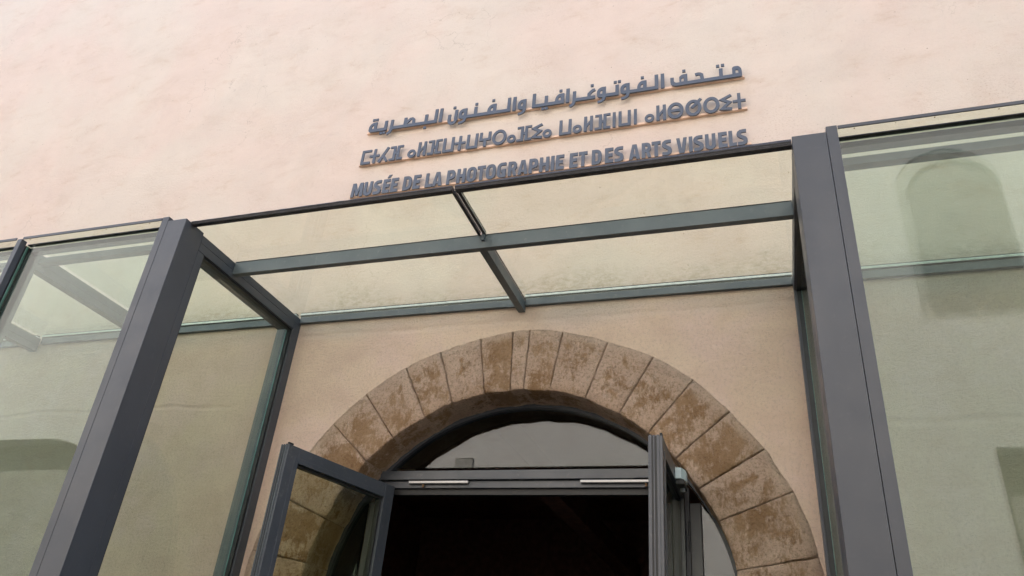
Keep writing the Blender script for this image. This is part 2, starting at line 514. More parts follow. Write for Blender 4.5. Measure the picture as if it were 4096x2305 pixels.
# parapet coping
B('coping', museum, M_MORTAR, wx0 - .05, wx1 + .05, -.06, .70, 13.503, 12.60, bevel=.01)
joints = [0.2, 10.7, 22.2, 31.1, 40.6, 50.2, 59.7, 70.1, 80.6, 88.2, 92.1, 99.8, 109.6, 118.5, 129.4, 139.3, 148.6, 158.2, 170.5, 180]
arch = obj('stone_arch', extrude([[pol(a, RO + .05) for a in range(0, 181, 3)] + [pol(a, RI + .05) for a in range(180, -1, -3)]], [], [], .018, .5), M_MORTAR, museum)
arch['label'] = 'ring of mortared voussoirs over the entrance'
def voussoir(a0, a1, idx):
    mb = MB()
    na = max(5, int((a1 - a0) / 1.6) + 2)
    gq = .005 / 1.4 * 57.3 / (a1 - a0)
    TS = [0, gq] + [gq + (1 - 2 * gq) * q / (na - 2) for q in range(1, na - 2)] + [1 - gq, 1]
    nr = 7
    gap = math.degrees(.0016 / 1.4)
    uvs = []
    def P(i, j):
        t = TS[i]
        s = j / nr
        a = a0 + gap + (a1 - a0 - 2 * gap) * t
        if t in (0, 1):      # worn arrises: the joint wanders and opens here and there
            a += (1 if t == 0 else -1) * max(0, .30 * noise.noise(Vector((j * .9, idx * 5.1 + t * 9, 0))))
        else:
            a += .35 * noise.noise(Vector((j * .5, round(a0 if t < .5 else a1, 1), 3.0))) * (1 - abs(2 * t - 1)) * 0
        r = rin(a) + (rout(a) - rin(a)) * s
        x, z = pol(a, r)
        edge = (i in (0, na)) or (j in (0, nr))
        y = -.004 - .008 * noise.noise(Vector((x * 5, idx * 3.7, z * 5))) - .004 * noise.noise(Vector((x * 17, idx, z * 17)))
        if edge:
            y = -.001 + (.003 if j == 0 else 0) + .002 * noise.noise(Vector((x * 20, 0, z * 20)))
        if i in (0, na):
            y += .0035 + .003 * noise.noise(Vector((j * .7, idx * 2.3, 8)))
        return (x, y, z)
    G = {}
    for i in range(na + 1):
        for j in range(nr + 1):
            G[i, j] = len(mb.v)
            mb.v.append(P(i, j))
    for i in range(na):
        for j in range(nr):
            mb.f.append((G[i, j], G[i, j + 1], G[i + 1, j + 1], G[i + 1, j]))
            uvs.append([(TS[i + di], (j + dj) / nr) for di, dj in ((0, 0), (0, 1), (1, 1), (1, 0))])
    # soffit
    ys = [0, .05, .12, .2, .3, .5]
    S = {}
    for i in range(na + 1):
        S[i, 0] = G[i, 0]
        for k in range(1, len(ys)):
            a = a0 + gap + (a1 - a0 - 2 * gap) * TS[i]
            x, z = pol(a, rin(a) + .004 * noise.noise(Vector((a * .3, ys[k] * 12, idx))))
            S[i, k] = len(mb.v)
            mb.v.append((x, ys[k], z))
    for i in range(na):
        for k in range(len(ys) - 1):
            mb.f.append((S[i, k], S[i + 1, k], S[i + 1, k + 1], S[i, k + 1]))
            vv = [ys[k] / .26, ys[k + 1] / .26]
            uvs.append([(i / na, vv[0]), ((i + 1) / na, vv[0]), ((i + 1) / na, vv[1]), (i / na, vv[1])])
    # joint sides and outer side
    for i, fl in ((0, False), (na, True)):
        b = len(mb.v)
        for j in range(nr + 1):
            x, _, z = mb.v[G[i, j]]
            mb.v.append((x, .5, z))
        for j in range(nr):
            q = (G[i, j], G[i, j + 1], b + j + 1, b + j)
            mb.f.append(q if fl else q[::-1])
            uvs.append([(0, 0)] * 4)
    b = len(mb.v)
    for i in range(na + 1):
        x, _, z = mb.v[G[i, nr]]
        mb.v.append((x, .05, z))
    for i in range(na):
        mb.f.append((G[i, nr], b + i, b + i + 1, G[i + 1, nr]))
        uvs.append([(0, 0)] * 4)
    o = obj('voussoir', mb, M_ST, arch)
    ul = o.data.uv_layers.new(name='UVMap')
    k = 0
    for p, u in zip(o.data.polygons, uvs):
        for li, c in zip(p.loop_indices, u):
            ul.data[li].uv = c
    for p in o.data.polygons:
        p.use_smooth = True
    return o
for i in range(len(joints) - 1):
    voussoir(joints[i], joints[i + 1], i)
def jamb_block(side, z0, z1, idx):
    mb = MB()
    xi, xo = (CX + side * rin(0 if side > 0 else 180), CX + side * rout(0 if side > 0 else 180))
    mb.box(xi, xo, -.004, .5, z0 + .004, z1 - .004)
    o = obj('jamb_stone', mb, M_ST, arch, .008)
    ul = o.data.uv_layers.new(name='UVMap')
    for p in o.data.polygons:
        for q, li in enumerate(p.loop_indices):
            ul.data[li].uv = ((0, 0), (1, 0), (1, 1), (0, 1))[q]
for s in (-1, 1):
    zs = [0, .38, .80, 1.16, 1.62, 2.085]
    for i in range(5):
        jamb_block(s, zs[i], zs[i + 1], i)
    x = CX + s * (RI + .05)
    B('mortar_bed', arch, M_MORTAR, x, CX + s * (RO + .05), .02, .5, 0, 2.085, bevel=0)
# dark room behind
room = MB()
room.box(-5.2, 2.2, .62, .66, 0, 4.2)
inner = extrude([rect(-5.2, 0, 2.2, 4.2)], [rect(CX - 1.4, .001, CX + 1.4, 3.5)], [], .624, .66)
obj('interior_wall', inner, M_DARKROOM, museum)
room = MB()
room.box(-5.2, 2.2, 7.0, 7.1, 0, 4.2).box(-5.3, -5.2, .62, 7.1, 0, 4.2).box(2.2, 2.3, .62, 7.1, 0, 4.2).box(-5.3, 2.3, .62, 7.1, 4.2, 4.3)
obj('interior_room', room, M_DARKROOM, museum)
B('interior_floor', museum, mat_plain('dark_floor', (.05, .045, .04), .5), -5.2, 2.2, .3, 7.0, 0.004, .02, bevel=0)
for zz, xx in ((3.35, -1.9), (3.30, -.3)):
    B('interior_beam', museum, M_DARKROOM, xx - .1, xx + .1, .7, 6.9, zz, zz + .22, bevel=.005)

# arched door frame
YF = .25
def chord(z, r=RI):
    return math.sqrt(max(0, r * r - (z - CZ) ** 2))
df = obj('door_frame', extrude([[pol(a, RI + .02) for a in range(0, 181, 3)]], [[pol(a, RI - .017) for a in range(0, 181, 3)]], [], YF, YF + .06), M_DR, museum)
df.data.name = 'arched_frame'
obj('transom_bar', extrude([rect(CX - chord(2.862) - .0, 2.836, CX + chord(2.862), 2.892)], [], [], YF - .018, YF + .058), M_DR, df, .002)
obj('transom_bar', extrude([rect(-2.32, 2.790, -.47, 2.832)], [], [], YF + .006, YF + .055), M_DR, df, .002)
obj('door_stop', MB().box(-2.30, -.48, YF + .03, YF + .075, 2.755, 2.7885), M_GASK, df)
for x0, x1, x2 in ((-2.385, -2.326, -2.275), (-.372, -.431, -.505)):
    obj('frame_post', MB().box(x0, x1, YF - .002, YF + .06, 0.02, 2.70), M_DR, df, .002)
    obj('frame_post', MB().box(x1 + (.003 if x1 < -1 else -.003), x2, YF + .015, YF + .06, 0.02, 2.788), M_DR, df, .002)
for x0, x1 in ((-2.135, -1.738), (-1.045, -.585)):
    t = obj('closer_track', MB().box(x0, x1, YF - .018, YF + .004, 2.812, 2.830), M_CLOSER, df, .004)
    obj('slide_pin', MB().cyl(((x0 + .10 if x0 < -2 else x1 - .08), YF - .010, 2.790), 'z', .007, .018), M_RUST, t)
    obj('track_slot', MB().box(x0 + .012, x1 - .012, YF - .012, YF - .002, 2.8105, 2.8125), M_GASK, t)
arm = MB()
arm.box(-.70, -.52, YF - .16, YF - .13, 2.797, 2.803)
obj('closer_arm', arm, M_DR, df, .001)
# fanlight and side light panes
fan = [p for p in [pol(a, RI - .014) for a in range(0, 181, 2)] if p[1] > 2.893]
def wedge_pane(name, poly, y, th, rotz, mat, parent, cx):
    mb = extrude([poly], [], [], y, y + th)
    n = len(mb.v) // 2
    # the two sheets of the double glazing are not quite parallel
    mb.v = [(a, b + ((a - cx) * math.tan(math.radians(rotz)) if i >= n else 0), c) for i, (a, b, c) in enumerate(mb.v)]
    return obj(name, mb, mat, parent)
wedge_pane('fanlight_pane', fan, YF + .030, .024, .05, M_GFAN, df, CX)
side = [(-.370, .02)] + [(CX + chord(z, RI - .014), z) for z in [.02, 1.5, 1.9, 2.085, 2.2, 2.3, 2.4, 2.5, 2.55, 2.6, 2.64, 2.67]]
side[1] = (CX + RI - .014, .02)
side[2] = (CX + RI - .014, 1.5)
side[3] = (CX + RI - .014, 1.9)
side = [q for q in side if q[0] > -.371] + [(-.370, 2.70)]
obj('sidelight_pane', extrude([side], [], [], YF + .03, YF + .05), M_GFAN, df)
obj('sidelight_pane', extrude([[(2 * CX - x, z) for x, z in side]], [], [], YF + .03, YF + .05), M_GFAN, df)

# door leaves: built in local space, hinge at origin, leaf along +x, outer face on -y, then placed
def door(hinge, ang, label, mirror=1):
    xf = Matrix.Translation(hinge) @ Matrix.Rotation(ang, 4, 'Z')
    W_, TH, Z0, Z1 = .873, .066, .03, 2.789
    T = lambda *a: tuple(a)
    y0, y1 = (-TH, 0) if mirror > 0 else (0, TH)
    fw = .082
    base = MB().box(0, fw, y0, y1, Z0, Z1)
    d = obj('door_leaf', base, M_DR, museum, .002, xf)
    d['label'] = label
    def sub(n, mb, mat=M_DR, bv=.002):
        return obj(n, mb, mat, d, bv, xf)
    sub('stile', MB().box(W_ - fw, W_, y0, y1, Z0, Z1))
    sub('rail', MB().box(fw + .0005, W_ - fw - .0005, y0 + .0006, y1 - .0006, Z1 - fw, Z1 - .0005))
    sub('rail', MB().box(fw + .0005, W_ - fw - .0005, y0 + .0006, y1 - .0006, Z0, Z0 + .12))
    # raised glazing bead (makes the seam line), both faces
    for ya, yb in ((y0 - .003, y0 + .004), (y1 - .004, y1 + .003)):
        m = MB()
        i0, i1 = .028, .0
        m.box(fw - .026, fw + .002, ya, yb, Z0 + .11, Z1 - fw + .026)
        m.box(W_ - fw - .002, W_ - fw + .026, ya, yb, Z0 + .11, Z1 - fw + .026)
        m.box(fw + .003, W_ - fw - .003, ya, yb, Z1 - fw - .002, Z1 - fw + .026)
        sub('glazing_bead', m, M_DR, .001)
    yc = (y0 + y1) / 2
    gk = MB().box(fw, fw + .012, yc - .016, yc + .016, Z0 + .12, Z1 - fw).box(W_ - fw - .012, W_ - fw, yc - .016, yc + .016, Z0 + .12, Z1 - fw).box(fw + .013, W_ - fw - .013, yc - .016, yc + .016, Z1 - fw - .014, Z1 - fw - .001)
    sub('gasket', gk, M_GASK, 0)
    sub('pane', MB().box(fw + .004, W_ - fw - .004, yc - .009, yc + .009, Z0 + .125, Z1 - fw - .006), M_GD, 0)
    # grooved free edge with its brush seals
    e = MB()
    for k, (a, b) in enumerate(((.006, .016), (.024, .030), (.040, .052))):
        yy = y0 + a
        e.box(W_ - .001, W_ + .004, yy, y0 + b, Z0, Z1 + .002)
    sub('edge_profile', e, M_DR, .001)
    sub('edge_seal', MB().box(W_ - .001, W_ + .0015, y0 + .0165, y0 + .0235, Z0, Z1 - .004).box(W_ - .001, W_ + .0015, y0 + .0305, y0 + .0395, Z0, Z1 - .004), M_GASK, 0)
    sub('corner_clip', MB().box(W_ - .03, W_ + .003, y1 - .012, y1 - .001, Z1 + .001, Z1 + .010), M_GASK, 0)
    for zz in ((2.45, 2.08, .4) if 'right' in label else ()):
        hy = y0 - .006 if mirror > 0 else y1 + .006
        sub('hinge', MB().cyl((-.004, hy, zz), 'z', .011, .075).cyl((-.004, hy, zz + .08), 'z', .011, .075), M_DR, .001)
    return d
angL = math.atan2(-.84, -.23)
door((-2.282, .245, 0), angL, 'left door leaf swung outwards, showing arch stones through its glass', mirror=-1)
angR = math.radians(-90)
rd = door((-.522, .262, 0), angR, 'right door leaf seen edge-on, with a pale housing at its hinge side', mirror=-1)
sens = MB()
sens.poly([(-.4555, -.02, 2.708), (-.4555, -.02, 2.772), (-.4555, -.17, 2.772), (-.4555, -.17, 2.708)])
pr = [(-.455, -.175), (-.425, -.165), (-.408, -.12), (-.408, -.05), (-.425, -.01), (-.455, 0.0)]
sens = MB()
b = len(sens.v)
n_ = len(pr)
sens.v = [(x, y, 2.716) for x, y in pr] + [(x, y, 2.772) for x, y in pr]
sens.f = [tuple((i, (i + 1) % n_, n_ + (i + 1) % n_, n_ + i)) for i in range(n_)] + [tuple(reversed(range(n_))), tuple(range(n_, 2 * n_))]
obj('sensor_housing', sens, M_SENS, rd, .002)
obj('sensor_base', MB().box(-.455, -.412, -.16, -.015, 2.690, 2.7155), M_GASK, rd, .004)
obj('sensor_knob', MB().cyl((-.430, -.08, 2.668), 'z', .014, .022), M_DR, rd, .002)

# ------------------------------------------------------------------ glass porch
porch = thing('glass_porch', 'grey steel and glass porch projecting over the stone arched entrance', 'porch', (-1.408, -.6, 0))
XL, XR = -3.026, .212
ZT = 3.90
def post(xa, xb, capa, capb):
    p = obj('post', MB().box(xa, xb, -1.244, -1.090, 0, 3.914), M_FR, porch, .0022)
    obj('post_cap', MB().box(capa, capb, -1.244, -1.13, 0, 3.944), M_FR, p, .0018)
    obj('cap_backing', MB().box(min(capa, capb) + .004, max(capa, capb) - .004, -1.125, -1.09, 0, 3.90), M_FR2, p, .001)
    return p
post(XL - .130, XL, XL - .178, XL - .132)
post(XR, XR + .140, XR + .142, XR + .187)
for side_, xi in ((-1, XL), (1, XR)):
    s = side_
    W2 = .034
    xo = xi + s * .13
    # side rafter and the frame of the side panel beneath it
    B('side_rafter', porch, M_FR, xi, xo, -1.0885, -.001, 3.8495, 3.8985)
    fr = B('side_frame', porch, M_FR, xi, xi + s * W2, -1.0885, -.0745, 3.797, 3.8475)
    B('side_frame', porch, M_FR, xi, xi + s * W2, -1.0885, -1.037, 0, 3.795)
    B('side_frame', porch, M_FR, xi, xi + s * W2, -.0725, -.001, 0, 3.8475)
    B('side_frame', porch, M_FR, xi + s * (W2 + .026), xo, -1.0885, -.0745, 3.800, 3.8475)
    B('side_frame', porch, M_FR, xi + s * (W2 + .026), xo, -1.0885, -1.045, 0, 3.798)
    xg0, xg1 = xi + s * (W2 + .003), xi + s * (W2 + .023)
    B('side_pane', porch, M_GS, xg0, xg1, -1.060, -.045, 0.02, 3.83, bevel=0)
    gk = MB().box(xi + s * .012, xg0 - s * .001, -1.036, -1.022, 0, 3.782).box(xi + s * .012, xg0 - s * .001, -.088, -.073, 0, 3.782).box(xi + s * .012, xg0 - s * .001, -1.036, -.073, 3.783, 3.796)
    obj('gasket', gk, M_GASK, porch)
    obj('pane_edge', MB().box(xg0 - s * .0008, xg0 - s * .0001, -.098, -.090, 0, 3.78), M_TEAL, porch)
    if s < 0:
        B('wall_jamb', porch, M_FR2, xi - .062, xi - .175, -.018, -.001, 0, 3.866, bevel=.001)
        B('wall_jamb', porch, M_GASK, xi - .060, xi - .072, -.045, -.019, 0, 3.79, bevel=0)
# cross beam and centre rafter
B('cross_beam', porch, M_FR2, XL + .001, XR - .001, -.780, -.742, 3.818, 3.9005)
B('centre_rafter', porch, M_FR2, -1.426, -1.381, -.741, -.001, 3.829, 3.9005)
B('rafter_bracket', porch, M_FR2, -1.398, -1.380, -.797, -.7815, 3.86, 3.918, bevel=.001)
B('beam_seal', porch, M_BLK, XL + .002, XR - .002, -.7825, -.752, 3.9012, 3.9040, bevel=0)
# roof panes
B('roof_pane', porch, M_GR, XL - .06, -1.424, -1.172, -.037, 3.9045, 3.9165, bevel=0)
B('roof_pane', porch, M_GR, -1.376, XR + .06, -1.172, -.037, 3.9045, 3.9165, bevel=0)
def seal(x0, x1, parent, y0=-1.206, y1=-1.171, z0=3.900, z1=3.9345, z1a=None):
    n = max(2, int(abs(x1 - x0) / .05))
    mb = MB()
    prof = [(y1, z0), (y0 + .004, z0), (y0, z0 + .008), (y0 + .004, z0 + .013), (y0 - .001, z0 + .020), (y0 + .002, z1), (y1, z1)]
    k = len(prof)
    z1a = z1 if z1a is None else z1a
    for i in range(n + 1):
        x = x0 + (x1 - x0) * i / n
        sc = ((z1a + (z1 - z1a) * i / n) - z0) / (z1 - z0)
        for j, (y, z) in enumerate(prof):
            z = z0 + (z - z0) * sc
            mb.v.append((x, y + .0012 * noise.noise(Vector((x * 18, j * 2.2, 0))), z + (.0022 * noise.noise(Vector((x * 25, j, 4))) if j in (4, 5, 6) else 0)))
    for i in range(n):
        for j in range(k):
            a, b2 = i * k + j, i * k + (j + 1) % k
            mb.f.append((a, b2, b2 + k, a + k))
    mb.f.append(tuple(range(k)))
    mb.f.append(tuple(n * k + j for j in reversed(range(k))))
    return obj('sealing_strip', mb, M_BLK, parent)
seal(XL + .001, -1.414, porch, z1=3.927, z1a=3.920)
seal(-1.398, XR - .001, porch, z1=3.9335, z1a=3.929)
B('sealing_strip', porch, M_BLK, -1.4235, -1.4065, -1.170, -.785, 3.898, 3.922, bevel=.003)
B('sealing_strip', porch, M_BLK, -1.3935, -1.3765, -1.170, -.785, 3.898, 3.922, bevel=.003)
B('pane_edge', porch, M_ALU, -1.3760, -1.3745, -1.168, -.02, 3.9005, 3.9040, bevel=0)
B('pane_edge', porch, M_GASK, -1.380, -1.374, -.74, -.03, 3.9008, 3.9042, bevel=0)
def wall_rail(x0, x1, parent):
    r = B('wall_rail', parent, M_FR2, x0, x1, -.026, -.001, 3.866, 3.9155)
    B('rail_gasket', r, M_GASK, x0, x1, -.030, -.004, 3.9160, 3.9222, bevel=0)
    B('rail_strip', r, M_ALU, x0, x1, -.034, -.003, 3.9227, 3.9370, bevel=0)
    B('rail_gasket', r, M_GASK, x0, x1, -.029, -.004, 3.9375, 3.9450, bevel=0)
    return r
wall_rail(XL + .001, -1.427, porch)
wall_rail(-1.380, XR - .001, porch)
B('hinge_cover', porch, M_FR2, -1.50, -1.428, -.0275, -.0262, 3.862, 3.8655, bevel=0)

# ------------------------------------------------------------------ glazed wings
def wing(label, xs, x_in, sgn):
    """xs: mullion positions going away from the porch"""
    t = thing('glass_screen', label, 'glass screen', ((x_in + xs[-1]) / 2, -.6, 0), 'glass screens either side of the porch')
    prev = x_in
    for k, xm in enumerate(xs):
        m = obj('mullion', MB().box(xm - .018, xm + .018, -1.244, -1.205, 0, 3.928), M_FR, t, .0016)
        obj('mullion_body', MB().box(xm - .040, xm + .032, -1.172, -1.092, 0, 3.898), M_FR2, m, .0015)
        obj('mullion_gasket', MB().box(xm - .024, xm + .024, -1.204, -1.1725, 0, 3.90), M_GASK, m)
        a, b = sorted((prev + sgn * (.0265 if k else .0008), xm - sgn * .0265))
        px = (a + b) / 2
        # front pane, sheets of the double glazing slightly out of parallel
        ta = math.tan(math.radians(.28))
        mb = MB()
        y0, y1 = -1.198, -1.178
        mb.v = [(a, y0, .03), (b, y0, .03), (b, y0, 3.905), (a, y0, 3.905)]
        mb.v += [(x, y1 + (x - px) * ta * .35 + (z - 2) * .0008, z) for x, z in ((a, .03), (b, .03), (b, 3.905), (a, 3.905))]
        mb.f = [(0, 1, 2, 3), (7, 6, 5, 4), (0, 4, 5, 1), (1, 5, 6, 2), (2, 6, 7, 3), (3, 7, 4, 0)]
        obj('front_pane', mb, M_GF, t)
        obj('pane_edge', MB().box(*((a - .005, a - .0002) if sgn < 0 else (b + .0002, b + .005)), -1.199, -1.187, 0, 3.90), M_TEAL, t)
        B('top_rail', t, M_FR, a + .001, b - .001, -1.175, -1.130, 3.868, 3.899)
        B('top_seal', t, M_BLK, a + .001, b - .001, -1.203, -1.176, 3.9055, 3.9105, bevel=.001)
        B('header_bar', t, M_FR2, a + .02, b - .02, -1.106, -1.062, 3.826, 3.868)
        B('roof_pane', t, M_GR, a + .001, b - .001, -1.240, -.037, 3.9235, 3.9355, bevel=0)
        B('roof_edge', t, M_FR, a + .001, b - .001, -1.2465, -1.2405, 3.9225, 3.9385, bevel=0)
        B('rafter', t, M_FR2, xm - .036, xm + .028, -1.091, -.028, 3.797, 3.847)
        B('rafter', t, M_FR2, xm - .033, xm + .025, -1.091, -.028, 3.849, 3.905)
        wall_rail(*(sorted((prev + sgn * (.03 if k else -.14), xm - sgn * .03))), t)
        rd_ = random.Random(5 + k)
        dr = MB()
        for q in range(9 if sgn > 0 else 3):
            xx = rd_.uniform(a + .03, b - .03)
            dr.cyl((xx, -1.2425, 3.914 + rd_.uniform(0, .003)), 'y', rd_.uniform(.001, .0028), .004, 6)
        o_ = obj('rust_drips', dr, M_RUST, t)
        o_['kind'] = 'stuff'
        prev = xm
    return t
wing('grey framed glass screen left of the porch, with slim mullions and roof rafters behind', [-4.293, -5.43, -6.57, -7.71, -8.85], XL - .178, -1)
wing('grey framed glass screen right of the porch, mirroring an arched window', [1.72, 3.2, 4.7], XR + .187, 1)

# ------------------------------------------------------------------ sign lettering
YFR, YBK = -.043, -.034
K_ = (4 + YFR) / 3.91
def tx(p):
    return (p[0] * K_, 1.6 + (p[1] - 1.6) * K_)
def letter(parent, pos, neg=(), extra=(), name='letter'):
    pos = [[tx(p) for p in P] for P in pos]
    neg = [[tx(p) for p in P] for P in neg]
    extra = [[tx(p) for p in P] for P in extra]
    return obj(name, extrude(pos, neg, extra, YFR, YBK), M_LT, parent)
def lat(ch, x0, x1, zb, h=.127, s=.0235, t=.0265):
    w = x1 - x0
    q = lambda L: [(x0 + a * w, zb + b * h) for a, b in L]
    zt = zb + h
    if ch == 'M':
        return [q([(0, 0), (.235, 0), (.285, .58), (.405, .10), (.595, .10), (.715, .58), (.765, 0), (1, 0), (.965, 1), (.675, 1), (.50, .44), (.325, 1), (.035, 1)])], [], []
    if ch == 'U':
        r = (w * .46, h * .30)
        return [rr(x0, zb - .002, x1, zt, bl=r, br=r)], [rr(x0 + s, zb + t * .95, x1 - s, zt + .01, bl=((w - 2 * s) * .48, h * .15), br=((w - 2 * s) * .48, h * .15))], []
    if ch == 'S':
        L = [(.93, .895), (.62, .90), (.40, .885), (.25, .82), (.20, .73), (.23, .64), (.35, .565), (.55, .49), (.72, .42), (.80, .33), (.80, .24), (.73, .145), (.58, .10), (.36, .095), (.05, .11)]
        return stroke(q(L), t * .98), [], []
    if ch == 'E':
        m0, m1 = zb + h * .40, zb + h * .61
        return [rect(x0, zb, x1, zt)], [rect(x0 + s * 1.02, zb + t, x1 + .01, m0), rect(x0 + s * 1.02, m1, x1 + .01, zt - t), rect(x1 - w * .10, m0 - .001, x1 + .01, m1 + .001)], []
    if ch == 'D':
        r = (w * .58, h * .34)
        return [rr(x0, zb, x1, zt, br=r, tr=r)], [rr(x0 + s, zb + t, x1 - s, zt - t, br=(w * .22, h * .16), tr=(w * .22, h * .16))], []
    if ch == 'L':
        return [rect(x0, zb, x0 + s * 1.02, zt), rect(x0 + s * .5, zb, x1, zb + t)], [], []
    if ch == 'A':
        return [q([(0, 0), (1, 0), (.70, 1), (.30, 1)])], [q([(.385, .33), (.615, .33), (.50, .80)]), q([(.31, -.05), (.69, -.05), (.645, .165), (.355, .165)])], []
    if ch in 'PR':
        zm = zb + h * (.34 if ch == 'P' else .36)
        r = (w * .48, h * .25)
        ex = []
        if ch == 'R':
            ex = [q([(.45, .40), (.66, 0), (1.0, 0), (.78, .45)])]
        return [rr(x0, zm, x1 - (.002 if ch == 'R' else 0), zt, br=r, tr=r), rect(x0, zb, x0 + s, zt)], [rr(x0 + s, zm + t * .9, x1 - s, zt - t, br=(w * .18, h * .10), tr=(w * .18, h * .10))], ex
    if ch == 'H':
        return [rect(x0, zb, x0 + s, zt), rect(x1 - s, zb, x1, zt), rect(x0 + s * .5, zb + h * .40, x1 - s * .5, zb + h * .60)], [], []
    if ch == 'O':
        r = (w * .46, h * .32)
        i = ((w - 2 * s) * .46, h * .20)
        return [rr(x0, zb - .002, x1, zt + .002, r, r, r, r)], [rr(x0 + s, zb + t * .9, x1 - s, zt - t * .9, i, i, i, i)], []
    if ch == 'T':
        c = (x0 + x1) / 2
        return [rect(x0, zt - t, x1, zt), rect(c - s / 2, zb, c + s / 2, zt - t * .5)], [], []
    if ch == 'G':
        r = (w * .52, h * .34)
        i = ((w - 2 * s) * .5, h * .2)
        return [rr(x0, zb - .002, x1, zt + .002, bl=r, tl=r, br=(w * .2, h * .06), tr=(w * .1, h * .04))], [rr(x0 + s, zb + t * .9, x1 - s, zt - t * .9, bl=i, tl=i), rect(x1 - s - .001, zb + h * .54, x1 + .01, zt - t * .9)], [rect(x1 - s * 1.15, zb + t * .5, x1 - .0005, zb + h * .545), rect(x1 - s * 1.55, zb + h * .33, x1 - s * .5, zb + h * .545)]
    if ch == 'V':
        return [q([(0, 1), (.33, 1), (.50, .30), (.67, 1), (1, 1), (.74, 0), (.26, 0)])], [], []
    if ch == 'I':
        return [rect(x0, zb, x0 + s, zt)], [], []
ZB3 = 4.871
sign3 = thing('sign_line', 'bottom sign line of grey capitals reading MUSÉE DE LA PHOTOGRAPHIE ET DES ARTS VISUELS', 'sign', (-1.4, 0, 4.9))
LAT = [('M', -2.805, -2.708), ('U', -2.701, -2.632), ('S', -2.622, -2.556), ('E', -2.544, -2.487), ('E', -2.477, -2.420), ('D', -2.378, -2.309), ('E', -2.296, -2.239), ('L', -2.198, -2.144), ('A', -2.142, -2.066),
       ('P', -2.031, -1.967), ('H', -1.953, -1.886), ('O', -1.876, -1.803), ('T', -1.798, -1.736), ('O', -1.731, -1.658), ('G', -1.648, -1.582), ('R', -1.566, -1.501), ('A', -1.494, -1.421), ('P', -1.413, -1.348), ('H', -1.337, -1.268), ('I', -1.255, -1.232), ('E', -1.220, -1.163),
       ('E', -1.123, -1.066), ('T', -1.060, -.999), ('D', -.968, -.901), ('E', -.878, -.821), ('S', -.816, -.751), ('A', -.716, -.642), ('R', -.631, -.568), ('T', -.566, -.505), ('S', -.499, -.434),
       ('V', -.405, -.336), ('I', -.324, -.300), ('S', -.296, -.231), ('U', -.221, -.155), ('E', -.139, -.083), ('L', -.074, -.025), ('S', -.024, .041)]
for ch, a, b in LAT:
    p, n, e = lat(ch, a, b, ZB3)
    letter(sign3, p, n, e)
letter(sign3, [[(-2.517, ZB3 + .138), (-2.500, ZB3 + .138), (-2.482, ZB3 + .164), (-2.506, ZB3 + .164)]], name='accent')
def shelf(parent, x0, x1, z, z2=None):
    z2 = z if z2 is None else z2
    mb = MB()
    mb.box(x0, x1, -.0215, -.0005, z, z + .016)
    mb.v = [(a, b, c + (z2 - z) * (a - x0) / (x1 - x0)) for a, b, c in mb.v]
    obj('shelf', mb, M_SH, parent, .0008)
    # stand-off studs
    st = MB()
    for i in range(20):
        x = x0 + (x1 - x0) * (i + .5) / 20
        st.cyl((x, -.026, z + .05), 'y', .003, .026, 6)
shelf(sign3, -2.858, .0625, 4.924)

